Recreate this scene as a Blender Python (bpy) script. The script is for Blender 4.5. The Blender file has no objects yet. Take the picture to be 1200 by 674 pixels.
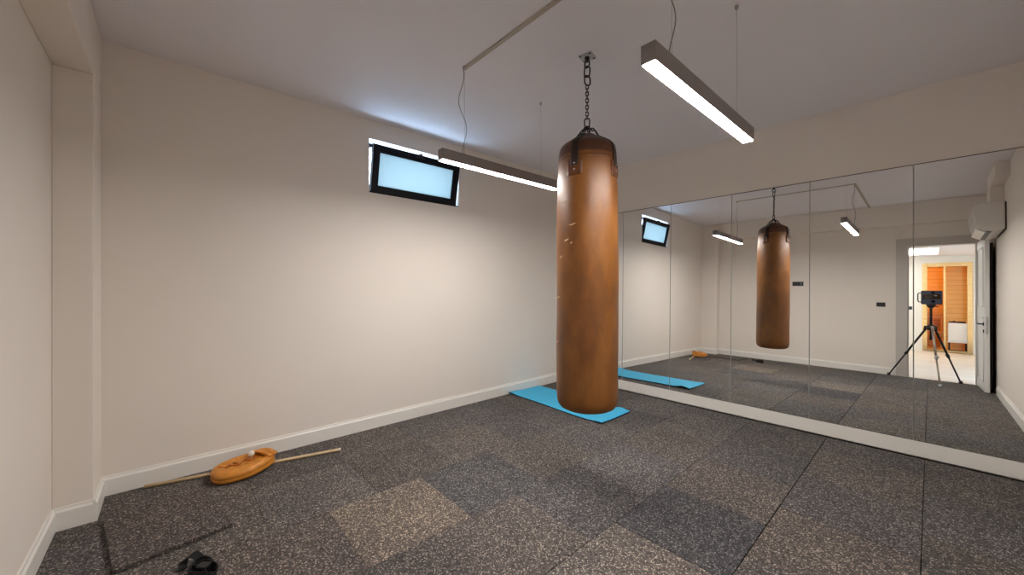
import bpy, bmesh, math, random
from mathutils import Vector, Matrix, noise
random.seed(7)
PI = math.pi
SC = bpy.context.scene
COL = SC.collection

# ------------------------------------------------------------------ materials
def lin(c):
    return tuple((x/12.92 if x <= .04045 else ((x+.055)/1.055)**2.4) for x in [v/255 for v in c])

class NT:
    def __init__(s, name):
        s.m = bpy.data.materials.new(name); s.m.use_nodes = True
        s.t = s.m.node_tree; s.t.nodes.clear()
        s.out = s.n('ShaderNodeOutputMaterial')
    def n(s, typ, **kw):
        nd = s.t.nodes.new(typ)
        for k, v in kw.items():
            if k.startswith('i_'):
                nd.inputs[k[2:].replace('_', ' ')].default_value = v
            else:
                setattr(nd, k, v)
        return nd
    def l(s, a, b): s.t.links.new(a, b)
    def bsdf(s, col=None, rough=.5, metal=0., spec=.5):
        b = s.n('ShaderNodeBsdfPrincipled')
        if col is not None: b.inputs['Base Color'].default_value = (*col, 1)
        b.inputs['Roughness'].default_value = rough
        b.inputs['Metallic'].default_value = metal
        b.inputs['Specular IOR Level'].default_value = spec
        s.l(b.outputs[0], s.out.inputs[0])
        return b
    def coord(s, scale=(1, 1, 1)):
        tc = s.n('ShaderNodeTexCoord'); mp = s.n('ShaderNodeMapping')
        mp.inputs['Scale'].default_value = scale
        s.l(tc.outputs['Object'], mp.inputs[0])
        return mp.outputs[0]
    def ramp(s, fac, stops, interp='LINEAR'):
        r = s.n('ShaderNodeValToRGB'); r.color_ramp.interpolation = interp
        e = r.color_ramp.elements
        while len(e) < len(stops): e.new(.5)
        for q, (p, c) in zip(e, stops):
            q.position = p; q.color = (*c, 1)
        s.l(fac, r.inputs[0])
        return r.outputs[0]
    def bump(s, h, b, strength=.2, dist=.002):
        bp = s.n('ShaderNodeBump'); bp.inputs['Strength'].default_value = strength
        bp.inputs['Distance'].default_value = dist
        s.l(h, bp.inputs['Height']); s.l(bp.outputs[0], b.inputs['Normal'])

def simple(name, rgb, rough=.5, metal=0., var=.04, nscale=14., spec=.5, bump=0.):
    """plain coat with a little procedural mottling"""
    t = NT(name); b = t.bsdf(None, rough, metal, spec)
    c = lin(rgb); nz = t.n('ShaderNodeTexNoise', i_Scale=nscale, i_Detail=3.)
    t.l(t.coord(), nz.inputs['Vector'])
    col = t.ramp(nz.outputs[0], [(.3, tuple(x*(1-var) for x in c)), (.7, tuple(min(1, x*(1+var)) for x in c))])
    t.l(col, b.inputs['Base Color'])
    if bump: t.bump(nz.outputs[0], b, bump)
    return t.m

def emit(name, rgb, strength):
    t = NT(name); e = t.n('ShaderNodeEmission')
    e.inputs[0].default_value = (*rgb, 1); e.inputs[1].default_value = strength
    t.l(e.outputs[0], t.out.inputs[0]); return t.m

def paint(name, rgb, rough=.75):
    t = NT(name); b = t.bsdf(None, rough, 0, .3)
    c = lin(rgb); co = t.coord()
    n1 = t.n('ShaderNodeTexNoise', i_Scale=1.3, i_Detail=2.); t.l(co, n1.inputs['Vector'])
    n2 = t.n('ShaderNodeTexNoise', i_Scale=260., i_Detail=2.); t.l(co, n2.inputs['Vector'])
    t.l(t.ramp(n1.outputs[0], [(.3, tuple(x*.975 for x in c)), (.7, c)]), b.inputs['Base Color'])
    t.bump(n2.outputs[0], b, .06, .001)
    return t.m

def rubber():
    t = NT('speckled rubber'); b = t.bsdf(None, .85, 0, .25)
    co = t.coord()
    v1 = t.n('ShaderNodeTexVoronoi', i_Scale=120.); t.l(co, v1.inputs['Vector'])
    v2 = t.n('ShaderNodeTexVoronoi', i_Scale=230.); t.l(co, v2.inputs['Vector'])
    s1 = t.n('ShaderNodeSeparateColor'); t.l(v1.outputs['Color'], s1.inputs[0])
    s2 = t.n('ShaderNodeSeparateColor'); t.l(v2.outputs['Color'], s2.inputs[0])
    stops = [(0, (.036, .032, .033)), (.38, (.064, .057, .057)), (.64, (.095, .087, .083)), (.84, (.145, .133, .125)), (.95, (.24, .22, .20))]
    c1 = t.ramp(s1.outputs[0], stops, 'CONSTANT')
    c2 = t.ramp(s2.outputs[1], stops, 'CONSTANT')
    mx0 = t.n('ShaderNodeMix', data_type='RGBA'); mx0.inputs[0].default_value = .5
    t.l(c1, mx0.inputs[6]); t.l(c2, mx0.inputs[7])
    v3 = t.n('ShaderNodeTexVoronoi', i_Scale=215.); t.l(co, v3.inputs['Vector'])
    s3 = t.n('ShaderNodeSeparateColor'); t.l(v3.outputs['Color'], s3.inputs[0])
    fl = t.ramp(s3.outputs[2], [(0, (0, 0, 0)), (.93, (1, 1, 1))], 'CONSTANT')
    mx = t.n('ShaderNodeMix', data_type='RGBA'); t.l(fl, mx.inputs[0])
    t.l(mx0.outputs[2], mx.inputs[6]); mx.inputs[7].default_value = (.33, .298, .265, 1)
    at = t.n('ShaderNodeAttribute', attribute_name='tone')
    mu = t.n('ShaderNodeMix', data_type='RGBA', blend_type='MULTIPLY'); mu.inputs[0].default_value = 1
    t.l(mx.outputs[2], mu.inputs[6]); t.l(at.outputs['Color'], mu.inputs[7])
    nz = t.n('ShaderNodeTexNoise', i_Scale=2.2, i_Detail=3.); t.l(co, nz.inputs['Vector'])
    wear = t.ramp(nz.outputs[0], [(.3, (.97, .97, 1.0)), (.7, (1.26, 1.24, 1.21))])
    m2 = t.n('ShaderNodeMix', data_type='RGBA', blend_type='MULTIPLY'); m2.inputs[0].default_value = 1
    t.l(mu.outputs[2], m2.inputs[6]); t.l(wear, m2.inputs[7])
    t.l(m2.outputs[2], b.inputs['Base Color'])
    t.bump(v1.outputs['Distance'], b, .25, .002)
    return t.m

def leather():
    t = NT('tan leather'); b = t.bsdf(None, .34, 0, .62)
    co = t.coord()
    n1 = t.n('ShaderNodeTexNoise', i_Scale=5., i_Detail=6., i_Roughness=.65); t.l(t.coord((1, 1, .45)), n1.inputs['Vector'])
    base = t.ramp(n1.outputs[0], [(.28, lin((82, 45, 8))), (.5, lin((117, 68, 13))), (.72, lin((140, 88, 25)))])
    n2 = t.n('ShaderNodeTexNoise', i_Scale=28., i_Detail=4., i_Distortion=1.5); t.l(t.coord((1, 1, .25)), n2.inputs['Vector'])
    scr = t.ramp(n2.outputs[0], [(.66, (0, 0, 0)), (.74, (1, 1, 1))])
    mx = t.n('ShaderNodeMix', data_type='RGBA')
    sc = t.n('ShaderNodeMath', operation='MULTIPLY'); sc.inputs[1].default_value = .3
    t.l(scr, sc.inputs[0]); t.l(sc.outputs[0], mx.inputs[0])
    t.l(base, mx.inputs[6]); mx.inputs[7].default_value = (*lin((96, 50, 18)), 1)
    t.l(mx.outputs[2], b.inputs['Base Color'])
    n3 = t.n('ShaderNodeTexNoise', i_Scale=120., i_Detail=3.); t.l(co, n3.inputs['Vector'])
    ad = t.n('ShaderNodeMath', operation='ADD'); t.l(n1.outputs[0], ad.inputs[0])
    s3 = t.n('ShaderNodeMath', operation='MULTIPLY'); s3.inputs[1].default_value = .12
    t.l(n3.outputs[0], s3.inputs[0]); t.l(s3.outputs[0], ad.inputs[1])
    t.bump(ad.outputs[0], b, .35, .006)
    rr = t.ramp(n1.outputs[0], [(.3, (.36,)*3), (.7, (.50,)*3)]); t.l(rr, b.inputs['Roughness'])
    return t.m

def wood(name, dark, light, axis='Z', board=.11, rough=.45):
    """boards stacked along one axis, with grain and thin grooves"""
    t = NT(name); b = t.bsdf(None, rough)
    st = {'Z': (1.2, 1.2, 26), 'X': (26, 1.2, 1.2), 'Y': (1.2, 26, 1.2)}[axis]
    nz = t.n('ShaderNodeTexNoise', i_Scale=1.6, i_Detail=6., i_Distortion=.6); t.l(t.coord(st), nz.inputs['Vector'])
    c = t.ramp(nz.outputs[0], [(.3, lin(dark)), (.7, lin(light))])
    tc = t.n('ShaderNodeTexCoord'); sp = t.n('ShaderNodeSeparateXYZ'); t.l(tc.outputs['Object'], sp.inputs[0])
    dv = t.n('ShaderNodeMath', operation='DIVIDE'); dv.inputs[1].default_value = board
    t.l(sp.outputs[axis], dv.inputs[0])
    fr = t.n('ShaderNodeMath', operation='FRACT'); t.l(dv.outputs[0], fr.inputs[0])
    gr = t.ramp(fr.outputs[0], [(0, (.45,)*3), (.05, (1,)*3), (.95, (1,)*3), (1, (.45,)*3)])
    mu = t.n('ShaderNodeMix', data_type='RGBA', blend_type='MULTIPLY'); mu.inputs[0].default_value = 1
    t.l(c, mu.inputs[6]); t.l(gr, mu.inputs[7]); t.l(mu.outputs[2], b.inputs['Base Color'])
    return t.m

def plank_floor():
    t = NT('pale plank floor'); b = t.bsdf(None, .4)
    br = t.n('ShaderNodeTexBrick', i_Scale=1.)
    br.inputs['Brick Width'].default_value = 1.2; br.inputs['Row Height'].default_value = .18
    br.inputs['Mortar Size'].default_value = .002
    br.inputs['Color1'].default_value = (*lin((226, 214, 198)), 1)
    br.inputs['Color2'].default_value = (*lin((216, 203, 186)), 1)
    br.inputs['Mortar'].default_value = (*lin((170, 156, 138)), 1)
    t.l(t.coord(), br.inputs['Vector']); t.l(br.outputs[0], b.inputs['Base Color'])
    return t.m

def mirror_mat():
    t = NT('silvered mirror'); b = t.bsdf((.93, .94, .93), 0.0, 1.0)
    return t.m

def frosted():
    t = NT('frosted window glass')
    tr = t.n('ShaderNodeBsdfTranslucent'); tr.inputs[0].default_value = (.27, .29, .28, 1)
    gl = t.n('ShaderNodeBsdfGlossy'); gl.inputs['Roughness'].default_value = .25
    nz = t.n('ShaderNodeTexNoise', i_Scale=60.); t.l(t.coord(), nz.inputs['Vector'])
    bp = t.n('ShaderNodeBump', i_Strength=.05); t.l(nz.outputs[0], bp.inputs['Height']); t.l(bp.outputs[0], gl.inputs['Normal'])
    mx = t.n('ShaderNodeMixShader'); mx.inputs[0].default_value = .06
    t.l(tr.outputs[0], mx.inputs[1]); t.l(gl.outputs[0], mx.inputs[2]); t.l(mx.outputs[0], t.out.inputs[0])
    return t.m

M = dict(
    wall=paint('warm white wall paint', (236, 228, 219)),
    ceil=paint('white ceiling paint', (236, 233, 238), .85),
    trim=simple('white gloss trim', (236, 233, 227), .35, var=.015, nscale=4),
    door=simple('pale grey door lacquer', (226, 225, 222), .4, var=.015, nscale=3),
    frame_grey=simple('grey door frame paint', (198, 191, 183), .45, var=.02, nscale=3),
    rubber=rubber(), sub=simple('dark underlay', (26, 24, 24), .9),
    leather=leather(),
    leather_dark=simple('dark brown leather', (74, 38, 17), .5, var=.25, nscale=24, bump=.3),
    leather_cap_shade=simple('dark tan leather with painted shade', (78, 41, 15), .45, var=.28, nscale=9, bump=.3), flake=simple('flaked leather', (206, 172, 128), .5, var=.2, nscale=60),
    leather_strap=simple('near black brown leather', (46, 25, 14), .5, var=.2, nscale=24, bump=.3),
    leather_patch=simple('worn brown leather', (104, 58, 24), .42, var=.22, nscale=24, bump=.3),
    tan=simple('orange tan leather', (204, 132, 46), .42, var=.16, nscale=22, bump=.35),
    tan_dark=simple('creased orange leather', (170, 92, 30), .55, var=.3, nscale=30, bump=.3),
    stick=simple('pale wood dowel', (206, 180, 140), .45, var=.12, nscale=16),
    white=simple('white knob', (232, 226, 214), .4, var=.04),
    chain=simple('dark steel chain', (58, 55, 54), .35, 1., var=.2, nscale=50),
    steel=simple('zinc steel', (186, 186, 188), .35, .35, var=.1, nscale=40),
    alu=simple('dark grey aluminium', (138, 131, 129), .42, .3, var=.05, nscale=20),
    wire=simple('grey cord', (150, 146, 144), .6, var=.05),
    channel=simple('beige cable trunking', (182, 170, 158), .6, var=.05),
    led=emit('lit linear diffuser', (1.0, .955, .91), 162.),
    panel=emit('lit ceiling panel', (1.0, .95, .86), 7.),
    lamp=emit('warm sauna lamp', (1.0, .77, .30), 85.),
    mat=simple('sky blue foam', (64, 180, 224), .7, var=.04, nscale=30, bump=.1),
    mat_under=simple('navy foam underside', (20, 26, 60), .8),
    black=simple('black plastic', (22, 22, 24), .42, var=.15, nscale=30),
    black_cloth=simple('black webbing', (14, 14, 18), .8, var=.3, nscale=60),
    navy=simple('anthracite window frame', (8, 10, 24), .45, var=.1, nscale=10, spec=.25),
    scanner=simple('dark slate plastic', (52, 56, 76), .38, var=.12, nscale=20),
    lens=simple('dark glass', (10, 12, 20), .06, var=.1),
    silver=simple('silver tube with painted light', (196, 186, 170), .32, .85, var=.06, nscale=30),
    mirror=mirror_mat(), glass_edge=simple('mirror glass edge', (158, 160, 154), .3, var=.08), edge_shadow=simple('painted mirror top shadow', (84, 74, 70), .5, var=.08),
    frost=frosted(),
    ac=simple('white plastic casing', (218, 213, 206), .4, var=.015, nscale=4),
    board=simple('dark brown slab', (38, 26, 20), .6, var=.2, nscale=12),
    hall_floor=plank_floor(),
    hall_wall=paint('white corridor paint', (232, 228, 220)),
    pine=wood('pale pine frame', (216, 176, 104), (232, 198, 132), 'Z', 9., .4),
    sauna_red=wood('red cedar boards', (224, 160, 72), (236, 184, 98), 'Z', .105),
    sauna_gold=wood('golden sauna boards', (220, 164, 66), (234, 184, 90), 'Z', .12),
    bench=wood('sauna bench slats', (214, 158, 86), (228, 182, 112), 'Z', .3),
    heater=simple('white enamel', (232, 230, 224), .35, var=.02),
    stone=simple('dark sauna stones', (44, 38, 34), .9, var=.4, nscale=30, bump=.4),
    plate=simple('black switch plate', (20, 20, 21), .3, var=.1),
    plate_mark=simple('pale display', (176, 180, 178), .35, var=.05),
)

# ------------------------------------------------------------------ mesh building
class MB:
    def __init__(s): s.bm = bmesh.new(); s.mi = 0
    def _new(s, faces):
        for f in faces: f.material_index = s.mi
    def box(s, x0, x1, y0, y1, z0, z1, bevel=0., seg=2, mat=None):
        c = [(x, y, z) for x in (x0, x1) for y in (y0, y1) for z in (z0, z1)]
        vs = [s.bm.verts.new(Vector(p) if mat is None else mat @ Vector(p)) for p in c]
        F = []
        for q in ((0, 1, 3, 2), (4, 6, 7, 5), (0, 4, 5, 1), (2, 3, 7, 6), (0, 2, 6, 4), (1, 5, 7, 3)):
            F.append(s.bm.faces.new([vs[i] for i in q]))
        s._new(F)
        if bevel:
            ed = list({e for f in F for e in f.edges})
            r = bmesh.ops.bevel(s.bm, geom=ed, offset=bevel, segments=seg, affect='EDGES', profile=.5)
            s._new(r['faces'])
        return s
    def tube(s, pts, r, n=10, cap=True, closed=False):
        pts = [Vector(p) for p in pts]; N = len(pts)
        rr = r if isinstance(r, (list, tuple)) else [r]*N
        rings = []; up = None
        for i, p in enumerate(pts):
            if closed: d = pts[(i+1) % N]-pts[i-1]
            else: d = pts[min(i+1, N-1)]-pts[max(i-1, 0)]
            d.normalize()
            if up is None:
                up = Vector((0, 0, 1)) if abs(d.z) < .9 else Vector((1, 0, 0))
            a = d.cross(up); a.normalize(); b = a.cross(d); b.normalize(); up = b
            rings.append([s.bm.verts.new(p+(a*math.cos(k*2*PI/n)+b*math.sin(k*2*PI/n))*rr[i]) for k in range(n)])
        F = []
        for i in range(N if closed else N-1):
            A = rings[i]; B = rings[(i+1) % N]
            for k in range(n):
                F.append(s.bm.faces.new([A[k], A[(k+1) % n], B[(k+1) % n], B[k]]))
        if cap and not closed:
            F.append(s.bm.faces.new(rings[0][::-1])); F.append(s.bm.faces.new(rings[-1]))
        for f in F: f.smooth = True
        s._new(F); return s
    def ribbon(s, pts, w, th, side):
        """flat strap of width w along pts; side = width direction"""
        pts = [Vector(p) for p in pts]; N = len(pts); R = []
        side = Vector(side).normalized()
        for i, p in enumerate(pts):
            d = (pts[min(i+1, N-1)]-pts[max(i-1, 0)]).normalized()
            sd = (side-d*side.dot(d)).normalized(); nn = d.cross(sd)
            R.append([s.bm.verts.new(p+sd*a*w/2+nn*b*th/2) for a, b in ((-1, -1), (1, -1), (1, 1), (-1, 1))])
        F = []
        for i in range(N-1):
            for k in range(4):
                F.append(s.bm.faces.new([R[i][k], R[i][(k+1) % 4], R[i+1][(k+1) % 4], R[i+1][k]]))
        F.append(s.bm.faces.new(R[0][::-1])); F.append(s.bm.faces.new(R[-1]))
        s._new(F); return s
    def lathe(s, prof, n=48, c=(0, 0, 0), mat=None, fn=None, caps=True):
        c = Vector(c); R = []
        for r, z in prof:
            ring = []
            if r < 1e-6:
                ring = [Vector((0, 0, z))]
            else:
                ring = [Vector((r*math.cos(k*2*PI/n), r*math.sin(k*2*PI/n), z)) for k in range(n)]
            if fn: ring = [fn(v) for v in ring]
            R.append([s.bm.verts.new((mat @ v if mat else v)+c) for v in ring])
        F = []
        for A, B in zip(R, R[1:]):
            for k in range(n):
                if len(A) == 1 and len(B) == 1: continue
                if len(A) == 1: F.append(s.bm.faces.new([A[0], B[(k+1) % n], B[k]]))
                elif len(B) == 1: F.append(s.bm.faces.new([A[k], A[(k+1) % n], B[0]]))
                else: F.append(s.bm.faces.new([A[k], A[(k+1) % n], B[(k+1) % n], B[k]]))
        for f in F: f.smooth = True
        if caps and len(R[0]) > 1: F.append(s.bm.faces.new(R[0][::-1]))
        if caps and len(R[-1]) > 1: F.append(s.bm.faces.new(R[-1]))
        s._new(F); return s
    def prism(s, poly, a0, a1, axis='Y'):
        """poly in the other two axes (in order), extruded along axis"""
        def mk(u, v, a):
            return {'Y': (u, a, v), 'X': (a, u, v), 'Z': (u, v, a)}[axis]
        A = [s.bm.verts.new(mk(u, v, a0)) for u, v in poly]
        B = [s.bm.verts.new(mk(u, v, a1)) for u, v in poly]
        n = len(poly); F = [s.bm.faces.new([A[i], A[(i+1) % n], B[(i+1) % n], B[i]]) for i in range(n)]
        F += [s.bm.faces.new(A[::-1]), s.bm.faces.new(B)]
        s._new(F); return s
    def ball(s, c, r, sc=(1, 1, 1), jitter=0., sub=2):
        res = bmesh.ops.create_icosphere(s.bm, subdivisions=sub, radius=r)
        for v in res['verts']:
            j = 1+random.uniform(-jitter, jitter)
            v.co = Vector((v.co.x*sc[0]*j, v.co.y*sc[1]*j, v.co.z*sc[2]*j))+Vector(c)
        fs = {f for v in res['verts'] for f in v.link_faces}
        for f in fs: f.smooth = True
        s._new(fs); return s
    def build(s, name, mats, parent=None, loc=(0, 0, 0), rot=(0, 0, 0), weld=False):
        bmesh.ops.recalc_face_normals(s.bm, faces=s.bm.faces[:])
        me = bpy.data.meshes.new(name); s.bm.to_mesh(me); s.bm.free()
        for m in (mats if isinstance(mats, (list, tuple)) else [mats]): me.materials.append(m)
        o = bpy.data.objects.new(name, me); COL.objects.link(o)
        o.location = loc; o.rotation_euler = rot
        if parent: o.parent = parent
        return o

def empty(name, loc=(0, 0, 0), rz=0.):
    o = bpy.data.objects.new(name, None); COL.objects.link(o)
    o.location = loc; o.rotation_euler = (0, 0, rz); o.empty_display_size = .1
    return o
def tag(o, label=None, cat=None, group=None, kind=None):
    if label: o['label'] = label
    if cat: o['category'] = cat
    if group: o['group'] = group
    if kind: o['kind'] = kind
    return o
def struct(o, label, cat):
    return tag(o, label, cat, kind='structure')

# ------------------------------------------------------------------ dimensions (metres)
H_EYE = 1.25
XW, XR = -3.312, .575          # window wall, right wall
YD, YM = -.445, 4.118          # door wall, mirror wall
ZC = 2.72
YB = -.30                      # face of the ceiling beam and corner column
XCOL = -3.0
DOOR_X0, DOOR_X1, DOOR_H = -.262, .447, 2.06
WIN = (1.302, 2.244, 2.081, 2.556)   # y0 y1 z0 z1
HY, HX0, HX1, HZ = -6.0, -1.15, 1.2, 2.38   # corridor

# ------------------------------------------------------------------ floor
def floor_tiles():
    mb = MB(); bm = mb.bm
    lay = bm.loops.layers.float_color.new('tone')
    xs = [-3.35, -2.80, -2.243, -1.675, -1.125, -.578, -.03, .60]
    anchor = [.94, .376, .655, .978, 1.754, 1.996, 2.25]
    P = .566; gap = .0005
    special = {(4, 1754): (.72, .76, .84), (2, 655): (1.62, 1.48, 1.28), (2, 1221): (.80, .84, .90),
               (3, 1544): (.86, .88, .92), (3, 978): (1.10, 1.05, 1.0), (5, 1996): (1.12, 1.05, .98), (4, 2320): (1.12, 1.07, 1.02),
               (4, 1188): (1.36, 1.30, 1.22), (2, 89): (1.08, 1.02, .97)}
    rnd = random.Random(5)
    for i in range(7):
        y = anchor[i]
        while y > -.43: y -= P
        while y < 4.03:
            y0, y1 = max(y, -.43), min(y+P, 4.045)
            key = (i, int(round(y*1000)))
            tone = None
            for k, v in special.items():
                if k[0] == i and abs(k[1]-key[1]) < 12: tone = v
            if tone is None:
                a = rnd.uniform(.88, 1.12); w = rnd.uniform(-.04, .06)
                tone = (a*(1+w*.5), a, a*(1-w))
            dz = rnd.uniform(-.0006, .0006)
            before = set(bm.faces)
            x0, x1 = xs[i], xs[i+1]
            gx = {1: .0012, 3: .0012, 4: .0022, 5: .0022, 6: .0012}.get(i, gap); gy = {1: .001, 4: .0018, 5: .0012}.get(i, gap)
            mb.box(x0+gx, x1-gx, y0+gy, y1-gy, -.02, dz, bevel=.0007, seg=1)
            for f in set(bm.faces)-before:
                for lp in f.loops: lp[lay] = (*tone, 1)
            y += P
    mb.mi = 1
    before = set(bm.faces)
    mb.box(-3.6, .8, -.50, 4.4, -.12, -.015)
    for f in set(bm.faces)-before:
        for lp in f.loops: lp[lay] = (1, 1, 1, 1)
    o = mb.build('floor', [M['rubber'], M['sub']])
    struct(o, 'dark speckled rubber tile floor of the exercise room', 'floor')
floor_tiles()

# loose tile by the corner column
mb = MB(); lay = mb.bm.loops.layers.float_color.new('tone')
mb.box(-.565, 0, 0, .43, 0, .018, bevel=.0012, seg=1)
for f in mb.bm.faces:
    for lp in f.loops: lp[lay] = (1.0, .95, .93, 1)
o = mb.build('rubber_tile', M['rubber'], loc=(-2.375, -.182, .0025), rot=(0, 0, math.radians(8)))
tag(o, 'loose dark speckled rubber tile lying askew beside the corner column', 'floor tile')

# ------------------------------------------------------------------ room shell
def wall_with_hole(mb, axis, w0, w1, a0, a1, z0, z1, hole):
    h0, h1, g0, g1 = hole
    def bx(p0, p1, q0, q1):
        if p1-p0 < 1e-5 or q1-q0 < 1e-5: return
        if axis == 'X': mb.box(w0, w1, p0, p1, q0, q1)
        else: mb.box(p0, p1, w0, w1, q0, q1)
    bx(a0, h0, z0, z1); bx(h1, a1, z0, z1); bx(h0, h1, z0, g0); bx(h0, h1, g1, z1)

mb = MB(); wall_with_hole(mb, 'X', XW-.26, XW, -.60, 4.3, -.02, ZC, WIN)
struct(mb.build('wall_left', M['wall']), 'long plain off-white wall with the small high window', 'wall')
mb = MB(); mb.box(XW, XR, YM, YM+.18, -.02, ZC)
struct(mb.build('wall_front', M['wall']), 'off-white wall carrying the mirror panels', 'wall')
mb = MB(); mb.box(XR, XR+.15, -.60, YM+.18, -.02, ZC)
struct(mb.build('wall_right', M['wall']), 'off-white side wall seen only in the mirror at right', 'wall')
mb = MB(); wall_with_hole(mb, 'Y', YD-.13, YD, XW, XR, -.02, ZC, (DOOR_X0, DOOR_X1, -.02, DOOR_H))
struct(mb.build('wall_back', M['wall']), 'off-white wall with the open doorway, behind the viewer and at far left', 'wall')
mb = MB(); mb.box(XW-.26, XR+.15, YD-.13, YM+.18, ZC, ZC+.15)
struct(mb.build('ceiling', M['ceil']), 'plain white ceiling of the exercise room', 'ceiling')
mb = MB(); mb.box(XW, XR, YD, YB, 2.385, ZC, bevel=.004)
struct(mb.build('trim_1', M['wall']), 'boxed beam along the top of the doorway wall', 'beam')
mb = MB(); mb.box(XW, XCOL, YD, YB, 0, 2.385, bevel=.004)
struct(mb.build('trim_2', M['wall']), 'square corner column under the boxed beam at far left', 'column')

def skirting(name, segs, label):
    mb = MB(); h, t = .117, .015
    for (x0, y0, x1, y1, nx, ny) in segs:
        prof = [(0, 0), (t, 0), (t, h-.022), (t*.55, h-.012), (t*.45, h), (0, h)]
        A = []; B = []
        for u, z in prof:
            A.append(mb.bm.verts.new((x0+nx*u, y0+ny*u, z))); B.append(mb.bm.verts.new((x1+nx*u, y1+ny*u, z)))
        n = len(prof)
        for i in range(n): mb.bm.faces.new([A[i], A[(i+1) % n], B[(i+1) % n], B[i]])
        mb.bm.faces.new(A[::-1]); mb.bm.faces.new(B)
    struct(mb.build(name, M['trim']), label, 'skirting board')
skirting('baseboard_left', [(XW, YB, XW, 4.07, 1, 0)], 'white skirting board along the long window wall')
skirting('baseboard_back', [(XCOL, YD, DOOR_X0-.115, YD, 0, 1), (XCOL, YD, XCOL, YB, 1, 0), (XW, YB, XCOL+.015, YB, 0, 1)],
         'white skirting board wrapping the corner column and doorway wall')
skirting('baseboard_right', [(XR, .30, XR, 4.07, -1, 0)], 'white skirting board of the right wall seen in the mirror')

# mirror plinth
mb = MB(); mb.box(XW+.001, XR-.001, 4.074, YM, .004, .1135, bevel=.002)
struct(mb.build('baseboard_front', M['trim']), 'white plinth strip under the mirror panels', 'plinth')

# ------------------------------------------------------------------ window
wy0, wy1, wz0, wz1 = WIN
win = struct(empty('window_1', (XW, (wy0+wy1)/2, wz0)), 'small high hopper window tilted open, dark frame and frosted pane', 'window')
hw, hh = (wy1-wy0)/2, wz1-wz0
mb = MB()
mb.box(-.17, -.125, -hw+.001, -hw+.022, .001, hh-.001); mb.box(-.17, -.125, hw-.022, hw-.001, .001, hh-.001)
mb.box(-.17, -.125, -hw+.022, hw-.022, hh-.022, hh-.001); mb.box(-.17, -.002, -hw+.001, hw-.001, .001, .011)
mb.build('window_frame', M['navy'], win)
sash = empty('sash', (0, 0, 0)); sash.parent = win
SH = .415; b = .052; SW = hw-.022
tilt = math.radians(11)
Rm = Matrix.Translation((-.022, 0, .012)) @ Matrix.Rotation(tilt, 4, 'Y')
bpy.data.objects.remove(sash)
mb = MB()
for bx in ((-SW, -SW+b, 0, SH), (SW-b, SW, 0, SH), (-SW+b, SW-b, 0, b), (-SW+b, SW-b, SH-b, SH)):
    mb.box(-.045, 0, bx[0], bx[1], bx[2], bx[3], mat=Rm)
for bx in ((-SW+b, -SW+b+.012, b, SH-b), (SW-b-.012, SW-b, b, SH-b), (-SW+b+.012, SW-b-.012, b, b+.012), (-SW+b+.012, SW-b-.012, SH-b-.012, SH-b)):
    mb.box(-.036, -.008, bx[0], bx[1], bx[2], bx[3], mat=Rm)
sash = mb.build('sash', M['navy'], win)
mb = MB(); mb.box(-.026, -.02, -SW+b+.006, SW-b-.006, b+.006, SH-b-.006, mat=Rm)
mb.build('pane', M['frost'], sash)
mb = MB(); mb.box(0, .012, -.05, .05, SH-.032, SH-.018, bevel=.003, mat=Rm); mb.box(-.02, .018, -.012, .012, SH-.02, SH+.012, bevel=.003, mat=Rm)
mb.build('window_handle', M['black'], sash)
mb = MB(); top = Rm @ Vector((-.03, -SW+.012, SH-.02))
mb.tube([top+Vector((0, -.012, 0)), (-.13, -hw+.016, hh-.05)], .007, 6)
top = Rm @ Vector((-.03, SW-.012, SH-.02))
mb.tube([top+Vector((0, .012, 0)), (-.13, hw-.016, hh-.05)], .007, 6)
mb.build('stay_arm', M['navy'], win)

# ------------------------------------------------------------------ mirror panels
TILT = math.radians(1.05); MZ0, ML = .1145, 2.046
seams = [-3.10, -2.516, -1.928, -1.317, -.703, -.087, .555]
mlabels = ['mirror panel mostly hidden behind the punching bag, first from the window wall',
           'mirror panel that reflects the small black-framed window',
           'mirror panel that reflects the far room corner and the orange leather mitt',
           'mirror panel that reflects the brown punching bag',
           'mirror panel that reflects a bare pendant light and black switch, left of doorway',
           'mirror panel at far right that reflects the tripod and open door']
for k in range(6):
    x0, x1 = seams[k]+.0012, seams[k+1]-.0012
    mb = MB(); mb.mi = 1; e_ = .002
    mb.box(x0, x1, .0006, .005, 0, ML)
    mb.mi = 0; mb.box(x0+e_, x1-e_, 0, .0006, .001, ML-.005)
    mb.mi = 2; mb.box(x0, x1, .0002, .0056, ML-.005, ML+.001)  # dark strip paints in the shadow line along the mirror top
    o = mb.build('mirror_panel', [M['mirror'], M['glass_edge'], M['edge_shadow']], loc=(0, 4.0755, MZ0), rot=(-TILT, 0, 0))
    tag(o, mlabels[k], 'mirror', 'mirror panels on the end wall')

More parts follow.
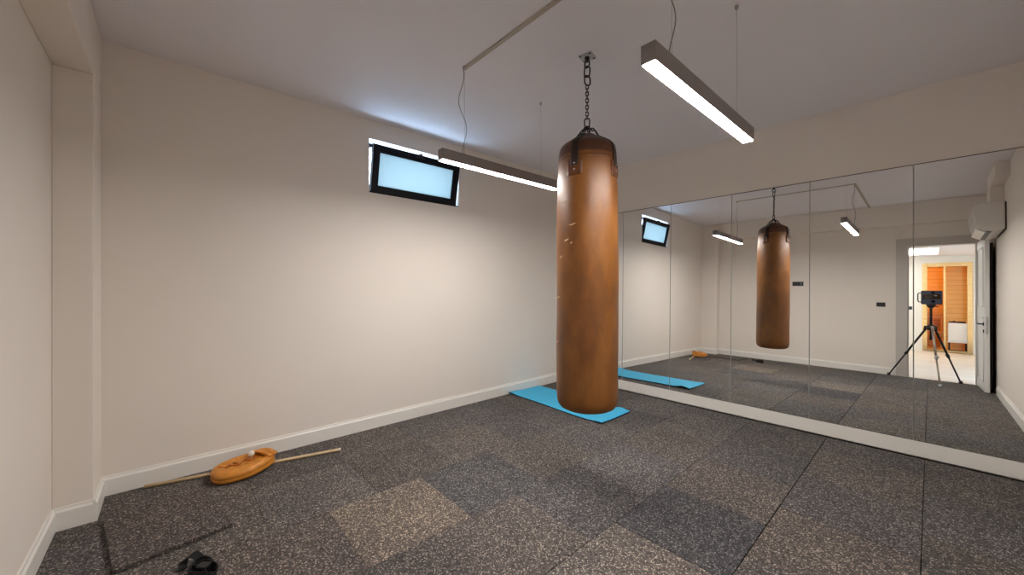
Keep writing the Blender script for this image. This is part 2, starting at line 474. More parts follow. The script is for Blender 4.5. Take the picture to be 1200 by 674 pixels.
# ------------------------------------------------------------------ punching bag
BX, BY = -1.472, 1.977
BZ = .478
prof = [(0, .0), (.06, -.003), (.12, .0), (.15, .006), (.172, .018), (.184, .036), (.190, .062), (.1925, .11), (.193, .2), (.1925, .3), (.1935, .42), (.193, .55), (.192, .7), (.1925, .85),
        (.192, 1.0), (.191, 1.15), (.190, 1.28), (.1885, 1.38), (.186, 1.46), (.182, 1.53), (.179, 1.585), (.173, 1.63), (.167, 1.650), (.153, 1.666),
        (.125, 1.684), (.095, 1.702), (.065, 1.722), (.045, 1.735), (.03, 1.74), (0, 1.742)]
def rad_at(z):
    up = [(z_, r_) for r_, z_ in prof if z_ > .03]
    for (z0, r0), (z1, r1) in zip(up, up[1:]):
        if z0 <= z <= z1: return r0+(r1-r0)*(z-z0)/max(1e-6, z1-z0)
    return .03
def lump(v):
    r = math.hypot(v.x, v.y)
    if r < .02: return v
    d = noise.noise(Vector((v.x*5, v.y*5, v.z*2.2)))*.0035+noise.noise(Vector((v.x*14+3, v.y*14, v.z*9)))*.0012
    s = (r+d)/r
    return Vector((v.x*s, v.y*s, v.z))
fine = []
for (r0, z0), (r1, z1) in zip(prof, prof[1:]):
    m = max(1, int(abs(z1-z0)/.025))
    for i in range(m): fine.append((r0+(r1-r0)*i/m, z0+(z1-z0)*i/m))
fine.append(prof[-1])
bag = tag(empty('punching_bag', (BX, BY, BZ)), 'large worn brown leather punching bag hanging in mid-room on a chain', 'punching bag')
mb = MB(); mb.lathe([p for p in fine if p[1] < 1.60], 72, fn=lump, caps=False); mb.build('bag_body', M['leather'], bag)
mb = MB(); mb.lathe([(r+.0016, z) for r, z in fine if z > 1.560], 72, fn=lump, caps=False); mb.build('shaded_top_cap', M['leather_cap_shade'], bag)  # darker leather cap, its tone also painting in the shade above the lamps
# stitched welt around the shoulder
mb = MB()
mb.tube([(math.cos(a)*rad_at(1.562), math.sin(a)*rad_at(1.562), 1.562) for a in [k*2*PI/48 for k in range(48)]], .0022, 6, closed=True)
mb.build('shoulder_welt', M['leather_dark'], bag)

def shell_patch(mb, th, half, zs, off, n=6):
    outer = []; inner = []
    for z in zs:
        r = rad_at(z); ro = []; ri = []
        for k in range(n+1):
            a = th+(-half+2*half*k/n)/max(r, .05)
            ro.append(mb.bm.verts.new((math.cos(a)*(r+off), math.sin(a)*(r+off), z+off*.3)))
            ri.append(mb.bm.verts.new((math.cos(a)*(r-.004), math.sin(a)*(r-.004), z-.004)))
        outer.append(ro); inner.append(ri)
    for G, fl in ((outer, 1), (inner, -1)):
        for A, B in zip(G, G[1:]):
            for k in range(n):
                f = mb.bm.faces.new([A[k], A[k+1], B[k+1], B[k]][::fl]); f.smooth = True
    for k in range(n):
        mb.bm.faces.new([outer[0][k], inner[0][k], inner[0][k+1], outer[0][k+1]])
        mb.bm.faces.new([outer[-1][k], outer[-1][k+1], inner[-1][k+1], inner[-1][k]])
    for i in range(len(zs)-1):
        mb.bm.faces.new([outer[i][0], outer[i+1][0], inner[i+1][0], inner[i][0]])
        mb.bm.faces.new([outer[i][n], inner[i][n], inner[i+1][n], outer[i+1][n]])
ths = [math.radians(a) for a in (-77, 12, 102, 192)]
for th in ths:
    mb = MB(); shell_patch(mb, th, .024, [1.50, 1.54, 1.58, 1.615, 1.64, 1.655, 1.668, 1.684, 1.70, 1.712], .007)
    mb.build('strap', M['leather_strap'], bag)
    mb = MB(); shell_patch(mb, th, .048, [1.442, 1.465, 1.49, 1.515, 1.535], .0045)
    pt = mb.build('strap_patch', M['leather_patch'], bag)
    mb = MB()
    loop = []
    for dz, da in [(.012, t/6*2-1) for t in range(7)]+[(.012+.066*t/5, 1) for t in range(1, 6)]+[(.078, 1-t/6*2) for t in range(1, 7)]+[(.078-.066*t/5, -1) for t in range(1, 5)]:
        z = 1.446+dz; r = rad_at(z)+.0055; a = th+da*.040/r
        loop.append((math.cos(a)*r, math.sin(a)*r, z))
    mb.tube(loop, .0016, 5, closed=True); mb.build('stitching', M['leather_dark'], pt)
    for da, z in ((0, 1.512), (0, 1.475)):
        r = rad_at(z)+.006; mb = MB()
        mb.ball((math.cos(th)*r, math.sin(th)*r, z), .005); mb.build('rivet', M['steel'], pt)
    # D ring and short chain up to the gathering ring
    e = Vector((math.cos(th), math.sin(th), 0)); t_ = Vector((-math.sin(th), math.cos(th), 0))
    p0 = e*.066+Vector((0, 0, 1.735))
    mb = MB(); mb.tube([p0+t_*.017*math.cos(k*PI/8)+(Vector((0, 0, 1))-e*.6).normalized()*.02*math.sin(k*PI/8) for k in range(16)], .0035, 6, closed=True)
    mb.build('d_ring', M['chain'], bag)
# scuffed cuts in the leather (real slits with lifted lips)
for a, z, dl in ((-128, .42, .03), (-132, .9, .02), (-134, 1.12, .025), (-84, 1.03, .012), (-105, 1.29, .05), (-98, 1.05, .035), (-112, .95, .03), (-126, .70, .04), (-88, 1.14, .05)):
    mb = MB(); pts = []
    for k in range(6):
        zz = z+.010*(k/5)+.003*math.sin(k*2); aa = math.radians(a)+dl*(k/5)/.19
        r = rad_at(zz)+.0005; pts.append((math.cos(aa)*r, math.sin(aa)*r, zz))
    mb.tube(pts, [.0008, .003, .0035, .003, .0022, .0008], 6); mb.build('scuff', M['flake'], bag)

def link_pts(c, d, side, L, W, n=20):
    """stadium-shaped chain link: c centre, d long direction, side cross direction"""
    c, d, side = Vector(c), Vector(d).normalized(), Vector(side).normalized(); out = []
    for k in range(n):
        a = 2*PI*k/n; ca, sa = math.cos(a), math.sin(a)
        y = math.copysign(L/2-W/2, sa)+W/2*sa
        out.append(c+side*(W/2)*ca+d*y)
    return out
hang = tag(empty('hanging_chain', (BX, BY, ZC)), 'dark steel chain with ceiling plate holding up the punching bag', 'chain')
zoff = BZ-ZC
mb = MB(); mb.box(-.045, .045, -.045, .045, -.007, -.0005, bevel=.003, mat=Matrix.Rotation(math.radians(12), 4, 'Z')); pl = mb.build('ceiling_plate', M['steel'], hang)
for sx in (-1, 1):
    for sy in (-1, 1):
        p = Matrix.Rotation(math.radians(12), 4, 'Z') @ Vector((sx*.032, sy*.032, -.008)); mb = MB(); mb.ball(p, .007, (1, 1, .5)); mb.build('screw', M['chain'], pl)
mb = MB(); mb.lathe([(.016, -.007), (.016, -.02), (.010, -.026), (.010, -.036)], 20); mb.tube(link_pts((0, 0, -.05), (0, 0, 1), (1, 0, 0), .045, .036), .005, 8, closed=True); mb.build('swivel_hook', M['chain'], hang)
sd = [Vector((.8, .6, 0)), Vector((-.6, .8, 0))]
zz = -.092
mb = MB(); mb.tube(link_pts((0, 0, -.098), (.06, 0, 1), sd[0], .068, .034), .0048, 8, closed=True); mb.build('carabiner', M['chain'], hang)
mb = MB(); mb.tube(link_pts((.002, 0, -.155), (-.1, .05, 1), sd[0]*.8+sd[1]*.5, .066, .042), .0048, 8, closed=True); mb.build('carabiner', M['chain'], hang)
z = -.197; k = 0
while z > -.395:
    mb = MB(); mb.tube(link_pts((0, 0, z), (0, 0, 1), sd[k % 2], .030, .018, 14), .0032, 6, closed=True); mb.build('chain_link', M['chain'], hang)
    z -= .0215; k += 1
zl = z-.012
mb = MB(); mb.tube(link_pts((0, 0, zl), (0, 0, 1), sd[0], .058, .032), .0045, 8, closed=True); mb.build('large_link', M['chain'], hang)
apex = Vector((0, 0, zl-.03))
for i, th in enumerate(ths):
    e = Vector((math.cos(th), math.sin(th), 0)); end = e*.06+Vector((0, 0, 1.752+zoff))
    d = end-apex; t_ = Vector((-math.sin(th), math.cos(th), 0)); nrm = d.normalized().cross(t_)
    n_ = 4
    for k in range(n_):
        c = apex+d*((k+.5)/n_)
        mb = MB(); mb.tube(link_pts(c, d, t_ if k % 2 else nrm, d.length/n_*1.35, .017, 14), .0032, 6, closed=True); mb.build('chain_link', M['chain'], hang)

# ------------------------------------------------------------------ pendant lights
def pendant(xc, label):
    y0, y1, z0, z1 = 1.276, 2.388, 2.056, 2.126
    L = tag(empty('pendant_light', (xc, (y0+y1)/2, z0)), label, 'light', 'linear pendant lights')
    hy = (y1-y0)/2; w = .028; h = z1-z0
    mb = MB()   # aluminium U-profile, open below
    mb.prism([(-w, .0), (-w+.003, 0), (-w+.003, h-.012), (w-.003, h-.012), (w-.003, 0), (w, 0), (w, h), (-w, h)], -hy+.004, hy-.004, 'Y')
    mb.build('housing', M['alu'], L)
    for s in (-1, 1):
        mb = MB(); mb.box(-w, w, s*hy-(.004 if s > 0 else 0), s*hy+(.004 if s < 0 else 0), 0, h); mb.build('end_cap', M['alu'], L)
    mb = MB(); mb.box(-w+.0035, w-.0035, -hy+.0045, hy-.0045, -.002, .012, bevel=.001); mb.build('diffuser', M['led'], L)
    for s in (-1, 1):
        yw = s*.37
        mb = MB(); mb.tube([(0, yw, h), (0, yw, ZC-z0-.012)], .0011, 6)
        mb.lathe([(.006, h), (.006, h+.012), (.002, h+.018)], 12, c=(0, yw, 0)); wr = mb.build('suspension_wire', M['steel'], L)
        mb = MB(); mb.lathe([(.004, ZC-z0-.022), (.009, ZC-z0-.016), (.010, ZC-z0-.0005)], 14, c=(0, yw, 0)); mb.build('ceiling_fixing', M['steel'], wr)
    pts = []
    for k in range(25):
        u = k/24; zc_ = (ZC-z0-.001)*(1-u)+h*u
        wv = math.sin(u*PI)*.030*math.sin(u*8.5+1.6)
        pts.append((-.006+wv*.75, -.37-.008+wv*.75, zc_))
    mb = MB(); mb.tube(pts, .0026, 7); mb.build('power_cord', M['wire'], L)
    return L
XA, XB = -2.09, -.682
pendant(XA, 'lit linear pendant light near the window, partly behind the punching bag')
pendant(XB, 'lit linear pendant light at upper right, nearest the mirror centre')
mb = MB(); c0 = ZC-.010
mb.box(XA-.02, XB+.014, 1.459, 1.485, c0, ZC-.0005, bevel=.002)
mb.box(XB-.013, XB+.013, YB+.001, 1.4585, c0, ZC-.0005, bevel=.002)
tag(mb.build('cable_trunking', M['channel']), 'thin beige cable trunking across the ceiling linking both pendant lights', 'cable trunking')

# ------------------------------------------------------------------ blue mat
def mat_mesh():
    mb = MB(); NX, NY = 56, 20; x0, x1 = -3.292, -2.0; th = .009
    def pos(u, v):
        x = x0+(x1-x0)*u
        ya = 2.915+.02*math.sin(u*5.2+.4); yb = 3.435-.045*u+.012*math.sin(u*6)
        y = ya+(yb-ya)*v
        z = .003
        z += .030*math.exp(-((u-.93)/.055)**2)*max(0, v-.25)**1.3      # lifted wave by the far end
        z += .020*math.exp(-((u-.97)/.05)**2)*max(0, .45-v)
        z += .026*math.exp(-(u/.09)**2)*max(0, .6-v)                   # kicked up against the skirting
        return x, y, z
    top = [[None]*(NY+1) for _ in range(NX+1)]; bot = [[None]*(NY+1) for _ in range(NX+1)]
    for i in range(NX+1):
        for j in range(NY+1):
            x, y, z = pos(i/NX, j/NY)
            if x < XW+.017: x = XW+.017
            top[i][j] = mb.bm.verts.new((x, y, z+th)); bot[i][j] = mb.bm.verts.new((x, y, z))
    for i in range(NX):
        for j in range(NY):
            mb.mi = 0
            f = mb.bm.faces.new([top[i][j], top[i+1][j], top[i+1][j+1], top[i][j+1]]); f.smooth = True
            f = mb.bm.faces.new([bot[i][j], bot[i][j+1], bot[i+1][j+1], bot[i+1][j]]); f.material_index = 1; f.smooth = True
    for i in range(NX):
        for j, in ((0,), (NY,)):
            f = mb.bm.faces.new([top[i][j], bot[i][j], bot[i+1][j], top[i+1][j]]); f.material_index = 1
    for j in range(NY):
        for i in (0, NX):
            f = mb.bm.faces.new([top[i][j], top[i][j+1], bot[i][j+1], bot[i][j]]); f.material_index = 1
    return mb
o = mat_mesh().build('exercise_mat', [M['mat'], M['mat_under']])
tag(o, 'bright blue foam exercise mat on the floor behind the punching bag', 'exercise mat')

# ------------------------------------------------------------------ stick and leather mitt
p0, p1 = Vector((-3.262, -.115, .0125)), Vector((-3.015, .955, .0125))
st = tag(empty('wooden_stick', p0), 'long pale wooden stick on the floor along the window wall skirting', 'stick')
mb = MB(); mb.tube([Vector((0, 0, 0)), (p1-p0)*.3, (p1-p0)*.7, (p1-p0)], [.0098, .0105, .0105, .0102], 14); mb.build('shaft', M['stick'], st)
mb = MB(); d = (p1-p0).normalized(); mb.tube([(p1-p0)-d*.002, (p1-p0)+d*.012], .0113, 14); tag(mb.build('end_cap', M['white'], st), 'white end')

def mitt():
    ang = math.atan2(.44, -.075)           # long axis on the floor, heel to toe
    R = tag(empty('leather_mitt', (-3.080, .372, .0178), ang), 'orange tan padded leather mitt with straps lying across the wooden stick', 'mitt')
    # outline: rounded heel, slimmer toe, with a hollow top
    def outline(u):     # u angle -> x,y
        x = .18*math.cos(u); w = .118 if x < 0 else .118-.034*(x/.18)**.8
        return Vector((math.copysign(abs(math.cos(u))**.85, math.cos(u))*.18, math.copysign(abs(math.sin(u))**.8, math.sin(u))*w, 0))
    mb = MB(); N = 56
    layers = [(.90, .0), (.985, .008), (1.0, .020), (.985, .029), (.975, .032), (.99, .036), (1.0, .046), (.975, .058), (.90, .069), (.82, .073)]
    rings = []
    for s, z in layers:
        ring = []
        for k in range(N):
            v = outline(2*PI*k/N); lift = .012*max(0, v.x/.195)*(z/.068)
            wob = 1+.012*noise.noise(Vector((v.x*20, v.y*20, z*30)))
            ring.append(mb.bm.verts.new((v.x*s*wob, v.y*s*wob, z+lift)))
        rings.append(ring)
    # hollow top
    for s, z in ((.70, .0735), (.58, .070), (.42, .067), (.22, .066)):
        ring = []
        for k in range(N):
            v = outline(2*PI*k/N); wob = 1+.10*noise.noise(Vector((v.x*26+4, v.y*26, s*4)))
            ring.append(mb.bm.verts.new((v.x*s*wob-.012, v.y*s*wob*.85, z+.007*noise.noise(Vector((v.x*25, v.y*25, s*9))))))
        rings.append(ring)
    for i, (A, B) in enumerate(zip(rings, rings[1:])):
        for k in range(N):
            f = mb.bm.faces.new([A[k], A[(k+1) % N], B[(k+1) % N], B[k]]); f.smooth = True
            f.material_index = 0
    mb.bm.faces.new(rings[0][::-1]); f = mb.bm.faces.new(rings[-1]); f.material_index = 0
    mb.build('padded_body', [M['tan'], M['tan_dark']], R)
    for i, (xa, xb) in enumerate(((.065, .140), (.100, .172))):
        mb = MB(); pts = []
        for k in range(13):
            u = k/12; x = xa+(xb-xa)*u; y = .088-.150*u
            if i: y = .075-.125*u
            pts.append((x, y,   .078+.020*math.sin(u*PI)))
        mb.ribbon(pts, .030, .012, (1, .6, 0)); mb.build('strap', M['tan'], R)
    mb = MB(); pts = [(-.10+.017*k, .018*math.sin(k*1.3), .071+.004*math.sin(k*2.1)) for k in range(11)]
    mb.tube(pts, .0055, 8); mb.build('lacing', M['tan_dark'], R)
    mb = MB(); pts = [(-.13+.012*k, .022+.018*math.cos(k*1.1), .070+.004*math.cos(k*1.7)) for k in range(9)]
    mb.tube(pts, .005, 8); mb.build('lacing', M['tan_dark'], R)
    mb = MB(); mb.ball((.050, .030, .098), .020, sub=3); mb.lathe([(.006, .068), (.008, .085)], 12, c=(.050, .030, 0))
    tag(mb.build('toggle', M['white'], R), 'round white toggle')
mitt()
bpy.data.objects['leather_mitt'].rotation_euler = (math.radians(5), math.radians(-2.2), bpy.data.objects['leather_mitt'].rotation_euler[2]); bpy.data.objects['leather_mitt'].scale = (1, 1, .92)

# ------------------------------------------------------------------ black strap on the floor
bs = tag(empty('webbing_strap', (-2.150, .090, .003)), 'small crumpled black webbing strap on the floor by the loose tile', 'strap')
bs.rotation_euler[2] = .8
mb = MB()
def coil(c, r1, r2, z, turns, n, tw):
    out = []
    for k in range(n):
        a = tw+turns*2*PI*k/(n-1)
        out.append((c[0]+r1*math.cos(a), c[1]+r2*math.sin(a), z+.014+.012*math.sin(a*1.7)+.010*k/n))
    return out
mb.ribbon(coil((.05, -.03), .055, .035, .004, 1.8, 34, .5), .032, .005, (0, .25, 1))
mb.ribbon(coil((.02, .005), .040, .026, .006, 1.4, 26, 2.2), .028, .005, (.2, 0, 1)); mb.build('coiled_strap', M['black_cloth'], bs)
mb = MB(); mb.ribbon([(.0, .02, .018), (-.03, .045, .030), (-.055, .05, .042), (-.075, .040, .036), (-.085, .022, .016), (-.07, .005, .006)], .032, .006, (.3, 1, .4)); mb.build('strap_end', M['black_cloth'], bs)
mb = MB(); mb.box(.03, .075, -.045, -.01, .045, .055, bevel=.003); mb.build('buckle', M['black'], bs)

# ------------------------------------------------------------------ doorway
door = struct(empty('door_1', (DOOR_X1, YD, 0)), 'open white door with black lever handle and grey frame, seen in the mirror', 'door')
def rel(x, y, z): return x-DOOR_X1, y-YD, z
mb = MB(); fw = .115; t = .018
x0, x1 = DOOR_X0-DOOR_X1, 0.
mb.box(x0-fw, x0+.012, 0.0005, t, 0, DOOR_H+fw, bevel=.003); mb.box(x1-.012, x1+.11, .0005, t, 0, DOOR_H+fw, bevel=.003)
mb.box(x0+.012, x1-.012, .0005, t, DOOR_H-.012, DOOR_H+fw, bevel=.003)
mb.box(x0, x0+.014, -.13, 0, 0, DOOR_H); mb.box(x1-.014, x1, -.13, 0, 0, DOOR_H); mb.box(x0+.014, x1-.014, -.13, 0, DOOR_H-.014, DOOR_H)
mb.box(x0+.014, x0+.026, -.09, -.05, 0, DOOR_H-.014)
mb.build('door_frame', M['frame_grey'], door)
leaf_a = math.radians(90-3.5)      # leaf swung into the room
Rl = Matrix.Translation((-.004, .030, .008)) @ Matrix.Rotation(-math.radians(2.6), 4, 'Z')
LW, LT, LH = .66, .042, 2.035
mb = MB(); mb.box(0, LT, 0, LW, 0, LH, bevel=.003, mat=Rl)
leaf = mb.build('door_leaf', M['door'], door)
mb = MB()      # raised panel moulding on the leaf
for (a, b_, c_, d_) in ((.09, LW-.09, 1.12, LH-.12), (.09, LW-.09, .12, .98)):
    pts = [(-.002, a, c_), (-.002, b_, c_), (-.002, b_, d_), (-.002, a, d_)]
    for p, q in zip(pts, pts[1:]+pts[:1]): mb.tube([Rl @ Vector(p), Rl @ Vector(q)], .006, 6)
mb.build('panel_moulding', M['door'], leaf)
mb = MB()
hy = LW-.07
mb.lathe([(.024, 0), (.024, .007), (.010, .010), (.010, .045)], 20, mat=Rl @ Matrix.Translation((0, hy, .89)) @ Matrix.Rotation(-PI/2, 4, 'Y'))
mb.tube([Rl @ Vector((-.045, hy+.005, .89)), Rl @ Vector((-.05, hy-.03, .89)), Rl @ Vector((-.05, hy-.13, .892))], [.010, .010, .008], 10)
tag(mb.build('door_handle', M['black'], leaf), 'black lever handle')
mb = MB(); mb.lathe([(.022, 0), (.022, .006), (.015, .008)], 18, mat=Rl @ Matrix.Translation((0, hy, .795)) @ Matrix.Rotation(-PI/2, 4, 'Y')); mb.build('key_rosette', M['black'], leaf)
mb = MB(); mb.box(LT*.25, LT*.75, LW-.001, LW+.0015, .76, .99, mat=Rl); mb.build('latch_plate', M['steel'], leaf)
for z in (.25, 1.02, 1.8):
    mb = MB(); mb.tube([(.014, .022, z), (.014, .022, z+.09)], .008, 10); mb.build('hinge', M['steel'], door)
# tall dark slab filling the gap between door leaf and wall
mb = MB(); mb.box(-.02, .02, -.24, .24, 0, 1.98, bevel=.006); mb.box(-.024, .024, -.243, .243, .0, .03, bevel=.004)
o = mb.build('dark_slab', M['board'], loc=(.533, -.155, .0025)); tag(o, 'tall dark brown slab standing between open door and right wall', 'board')

# switches on the doorway wall
def plate(name, x, y, z, w, h, label, cat, mark=0, n=2):
    e = tag(empty(name, (x, y, z)), label, cat)
    mb = MB(); mb.box(-w/2, w/2, .0005, .009, -h/2, h/2, bevel=.003); mb.build('cover_plate', M['plate'], e)
    for k in range(n):
        mb = MB(); a = -w/2+w*k/n+.006; b_ = -w/2+w*(k+1)/n-.006
        mb.box(a, b_, .0092, .0125, -h/2+.008, h/2-.008, bevel=.0015); mb.build('rocker', M['black'], e)
    if mark:
        mb = MB(); mb.tube([(w*.30, .0145, -h*.28), (w*.36, .0145, 0), (w*.22, .0145, h*.25)], .0045, 6); mb.build('pale_mark', M['plate_mark'], e)
plate('wall_switch', -1.655, YD, 1.468, .165, .078, 'wide black switch plate with pale mark, beside the bag in the mirror', 'switch', 1, 2)
plate('wall_switch', -.55, YD, 1.124, .105, .068, 'small black switch plate left of the reflected doorway', 'switch', 0, 2)

# ------------------------------------------------------------------ air conditioner and its trunking on the right wall
ac = tag(empty('air_conditioner', (XR, .80, 1.99)), 'white split air conditioner on the wall above the open door, in the mirror', 'air conditioner')
mb = MB(); pr = [(-.012, .03), (-.012, .345), (-.205, .345), (-.238, .318), (-.250, .265), (-.232, .12), (-.205, .05), (-.15, .012), (-.075, .0)]
mb.prism(pr, -.42, .42, 'Y')
ed = [e for e in mb.bm.edges if all(abs(v.co.y) > .4 for v in e.verts) and abs(e.verts[0].co.y-e.verts[1].co.y) < .01]
bmesh.ops.bevel(mb.bm, geom=ed, offset=.008, segments=3, affect='EDGES')
cas = mb.build('casing', M['ac'], ac)
mb = MB(); mb.box(-.012, -.0005, -.40, .40, .02, .335); mb.build('shaded_back_plate', M['board'], ac)  # plate coloured dark to paint in the shadow between casing and wall
mb = MB(); mb.prism([(-.216, .052), (-.150, .006), (-.154, -.001), (-.224, .046)], -.38, .38, 'Y'); mb.build('air_flap', M['ac'], ac)
mb = MB(); mb.prism([(-.148, .008), (-.110, .0005), (-.112, -.006), (-.150, .001)], -.385, .4215, 'Y'); mb.build('outlet_slot', M['black'], ac)
mb = MB(); mb.box(-.105, -.0005, .74, 1.50, 2.56, ZC-.0005, bevel=.004); mb.box(-.105, -.0005, .62, .98, 2.338, 2.559, bevel=.004)
o = mb.build('pipe_trunking', M['wall'], loc=(XR, 0, 0)); tag(o, 'boxed white pipe trunking stepping from ceiling down to the air conditioner', 'trunking')

# ------------------------------------------------------------------ tripod and scanning camera
TX, TY = 0.0, -.095
tri = tag(empty('tripod', (TX, TY, .003)), 'tall camera tripod with splayed legs in front of the doorway, in the mirror', 'tripod')
apexz = .80
mb = MB(); mb.lathe([(.014, .62), (.014, 1.09), (.012, 1.10)], 16); mb.build('centre_column', M['black'], tri)
mb = MB(); mb.lathe([(.020, 1.085), (.030, 1.095), (.042, 1.115), (.052, 1.128), (.052, 1.134)], 20); mb.tube([(.0, .0, 1.118), (.075, .015, 1.112)], [.010, .007], 8); mb.build('tripod_head', M['black'], tri)
mb = MB(); mb.lathe([(.022, .76), (.045, .772), (.050, .80), (.040, .83), (.022, .845)], 18); mb.lathe([(.012, 0), (.012, .02)], 10, mat=Matrix.Translation((.0, .045, .80)) @ Matrix.Rotation(-PI/2, 4, 'X')); mb.build('apex_collar', M['black'], tri)
feet = [Vector((-.452, -.295, 0)), Vector((.085, .335, 0)), Vector((.290, -.300, 0))]
for i, ft in enumerate(feet):
    d2 = ft.normalized(); top = d2*.045+Vector((0, 0, .805)); foot = ft+Vector((0, 0, .012))
    mid = top+(foot-top)*.52
    col = M['silver'] if i == 1 else M['black']  # front leg's lit look is put into its silver colour
    mb = MB(); mb.tube([d2*.02+Vector((0, 0, .815)), top+d2*.02+Vector((0, 0, .008)), top+(foot-top)*.06], [.012, .017, .016], 10)
    mb.tube([top, mid], .0135, 12); mb.tube([mid, foot], .0100, 12)
    lg = mb.build('leg', col, tri)
    if i == 1: lg['label'] = 'tripod leg painted silver as if lit'
    mb = MB(); dd = (foot-top).normalized(); sdv = dd.cross(Vector((0, 0, 1))).normalized()
    mb.tube([mid-dd*.025, mid+dd*.025], .018, 12); mb.tube([mid, mid+sdv*.034-dd*.006], [.009, .006], 8); mb.build('leg_clamp', M['steel'] if i == 1 else M['black'], lg)
    mb = MB(); mb.lathe([(.014, -.012), (.020, -.008), (.020, .012), (.013, .028)], 14, c=foot); mb.build('rubber_foot', M['steel'] if i == 1 else M['black'], lg)
cam_t = tag(empty('scanning_camera', (TX, TY, 1.1375)), 'dark box-shaped scanning camera with side handle on top of the tripod', 'camera')
mb = MB(); mb.box(-.100, .112, -.055, .055, .004, .205, bevel=.012, seg=3); body = mb.build('camera_body', M['scanner'], cam_t)
mb = MB(); mb.lathe([(.045, 0), (.045, .006)], 20); mb.build('mounting_foot', M['black'], cam_t)
mb = MB(); mb.tube([(-.100, -.01, .175), (-.122, -.01, .172), (-.132, -.01, .155), (-.132, -.01, .06), (-.122, -.01, .040), (-.100, -.01, .037)], .0075, 10); mb.build('side_handle', M['scanner'], cam_t)
mb = MB(); mb.box(-.080, .095, .0545, .0575, .085, .150, bevel=.001); fp = mb.build('front_recess', M['lens'], cam_t)
for zc in (.176, .118, .050):
    mb = MB(); mb.lathe([(.021, 0), (.021, .005), (.012, .007), (0, .007)], 20, mat=Matrix.Translation((.02, .054, zc)) @ Matrix.Rotation(-PI/2, 4, 'X')); mb.build('lens', M['lens'], cam_t)
mb = MB(); mb.box(.018, .058, .0572, .0585, .128, .138); mb.build('pale_badge', M['plate_mark'], cam_t)

# ------------------------------------------------------------------ corridor beyond the doorway
yh1 = YD-.13
mb = MB(); mb.box(HX0-.1, HX1+.1, HY-1.9, yh1, -.12, -.004); mb.box(DOOR_X0, DOOR_X1, yh1, YD-.055, -.12, -.002)
struct(mb.build('floor_corridor', M['hall_floor']), 'pale plank floor of the corridor beyond the doorway', 'floor')
mb = MB(); mb.box(HX0-.1, HX1+.1, HY-.12, yh1, HZ, HZ+.1)
struct(mb.build('ceiling_corridor', M['ceil']), 'white corridor ceiling beyond the doorway', 'ceiling')
mb = MB(); mb.box(HX0-.1, HX0, HY-.12, yh1, -.01, HZ)
struct(mb.build('wall_corridor_left', M['hall_wall']), 'left white corridor wall beyond the doorway', 'wall')
mb = MB(); mb.box(HX1, HX1+.1, HY-.12, yh1, -.01, HZ)
struct(mb.build('wall_corridor_right', M['hall_wall']), 'right white corridor wall beyond the doorway', 'wall')
SX0, SX1, SZ = -.146, .667, 2.21
mb = MB(); wall_with_hole(mb, 'Y', HY-.12, HY, HX0, HX1, -.01, HZ, (SX0+.02, SX1-.02, -.01, SZ-.02))
struct(mb.build('wall_corridor_end', M['hall_wall']), 'white end wall of the corridor around the sauna', 'wall')
e = tag(empty('ceiling_light', (-.37, -4.6, HZ)), 'bright rectangular ceiling light in the corridor, at the top of the doorway', 'light')
mb = MB()
for bx in ((-.50, -.48, -.72, .72), (.48, .50, -.72, .72), (-.48, .48, -.72, -.70), (-.48, .48, .70, .72)): mb.box(*bx, -.012, -.0005)
mb.build('light_frame', M['trim'], e)
mb = MB(); mb.box(-.479, .479, -.699, .699, -.010, -.002); mb.build('diffuser', M['panel'], e)
plate('wall_switch', -.375, HY, 1.068, .10, .085, 'black switch on the far corridor wall left of the sauna', 'switch', 0, 1)
e = tag(empty('control_panel', (.735, HY, 1.66)), 'narrow pale control panel on the corridor wall right of the sauna', 'control panel')
mb = MB(); mb.box(-.04, .04, .0005, .022, -.09, .09, bevel=.005); mb.build('panel_case', M['trim'], e)
mb = MB(); mb.box(-.025, .025, .022, .024, .03, .07); mb.build('display', M['plate'], e)

# sauna cabin
sa = tag(empty('sauna_cabin', (0, HY, 0)), 'glowing orange wooden sauna framed in pale pine at the corridor end', 'sauna')
mb = MB(); f = .082
mb.box(SX0, SX0+f, -.06, .02, 0, SZ, bevel=.004); mb.box(SX1-f, SX1, -.06, .02, 0, SZ, bevel=.004)
mb.box(SX0+f, SX1-f, -.06, .02, SZ-f-.01, SZ, bevel=.004); mb.box(SX0+f, SX1-f, -.06, .02, 0, .06, bevel=.004)
mb.build('door_surround', M['pine'], sa)
mb = MB(); mb.box(.208, .246, -.05, .0, .06, SZ-f-.01, bevel=.004); mb.build('mullion', M['pine'], sa)
ix0, ix1, iy = -.45, 1.0, -1.75
mb = MB(); mb.box(ix0, ix1, iy-.04, iy, 0, 2.2); mb.box(ix0-.04, ix0, iy, -.121, 0, 2.2); mb.build('boarded_wall', M['sauna_red'], sa)
mb = MB(); mb.box(.24, ix1, -.72, -.68, 0, 2.2); mb.box(ix1, ix1+.04, iy, -.121, 0, 2.2); mb.build('boarded_partition', M['sauna_gold'], sa)
mb = MB(); mb.box(ix0-.04, ix1+.04, iy-.04, -.121, 2.2, 2.24); mb.build('boarded_ceiling', M['sauna_gold'], sa)
mb = MB(); mb.box(ix0, ix1, iy, -.061, .0, .03); mb.build('boarded_floor', M['bench'], sa)
mb = MB(); mb.lathe([(.07, 2.199), (.075, 2.16), (.05, 2.13), (0, 2.12)], 20, c=(-.30, -.85, -.22)); mb.build('lamp', M['lamp'], sa)
for zb_, yb_ in ((.45, -1.10), (.90, -1.40)):
    mb = MB()
    for k in range(4): mb.box(ix0+.001, .22, yb_-.09*k-.08, yb_-.09*k, zb_-.03, zb_, bevel=.004)
    mb.box(ix0+.001, .22, yb_-.03, yb_-.01, zb_-.10, zb_-.031); mb.box(.17, .21, yb_-.30, yb_-.031, .03, zb_-.031)
    mb.build('bench', M['bench'], sa)
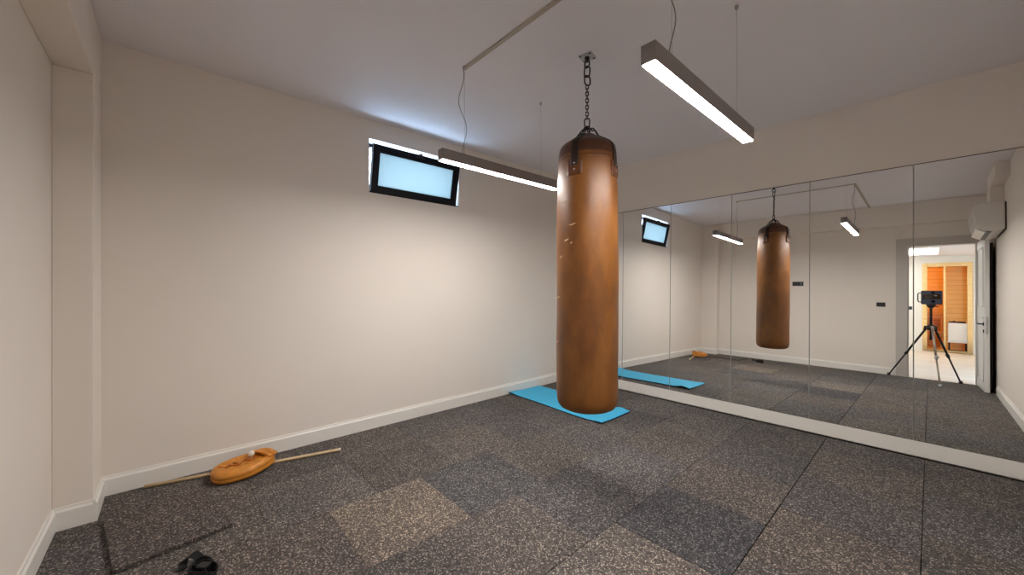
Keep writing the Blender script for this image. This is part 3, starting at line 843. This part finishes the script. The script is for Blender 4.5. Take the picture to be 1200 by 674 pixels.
# heater
he = tag(empty('sauna_heater', (.435, HY-.30, .03)), 'white square sauna heater topped with dark stones inside the sauna', 'heater')
mb = MB(); mb.box(-.155, .165, -.15, .15, .255, .70, bevel=.012, seg=3); mb.build('heater_case', M['heater'], he)
mb = MB(); mb.box(-.165, .175, -.155, .158, .215, .254, bevel=.008); mb.build('lower_rim', M['heater'], he)
mb = MB(); mb.box(-.14, .15, -.135, .135, .0, .02); 
for sx in (-.13, .14):
    for sy in (-.12, .12): mb.box(sx-.012, sx+.012, sy-.012, sy+.012, .0, .216)
mb.build('leg_stand', M['board'], he)
mb = MB()
rn = random.Random(3)
for k in range(26): mb.ball((rn.uniform(-.12, .13), rn.uniform(-.11, .11), .705+rn.uniform(0, .02)), rn.uniform(.022, .036), (1, 1, .75), .08, 2)
tag(mb.build('stones', M['stone'], he), None, None, None, 'stuff')

# ------------------------------------------------------------------ daylight
w = bpy.data.worlds.new('sky'); SC.world = w; w.use_nodes = True
nt = w.node_tree; nt.nodes.clear()
out = nt.nodes.new('ShaderNodeOutputWorld'); bg = nt.nodes.new('ShaderNodeBackground')
bg.inputs[0].default_value = (.50, .72, 1.0, 1); bg.inputs[1].default_value = 20.0
nt.links.new(bg.outputs[0], out.inputs[0])

# ------------------------------------------------------------------ camera
F = 444.0
cam = bpy.data.cameras.new('camera'); cam.sensor_width = 36; cam.lens = F/1200*36
cam.clip_start = .005; cam.shift_y = -1/1200
co = bpy.data.objects.new('camera', cam); COL.objects.link(co)
co.location = (0, 0, H_EYE); co.rotation_euler = (PI/2, 0, math.atan(491/F))
SC.camera = co

SC.view_settings.view_transform = 'Standard'
SC.view_settings.look = 'None'
SC.view_settings.gamma = 1
SC.view_settings.use_curve_mapping = False
SC.view_settings.exposure = 0.12
SC.cycles.max_bounces = 14
SC.cycles.diffuse_bounces = 8
SC.cycles.glossy_bounces = 8
SC.cycles.transmission_bounces = 6
SC.cycles.sample_clamp_indirect = 6
SC.cycles.caustics_reflective = True
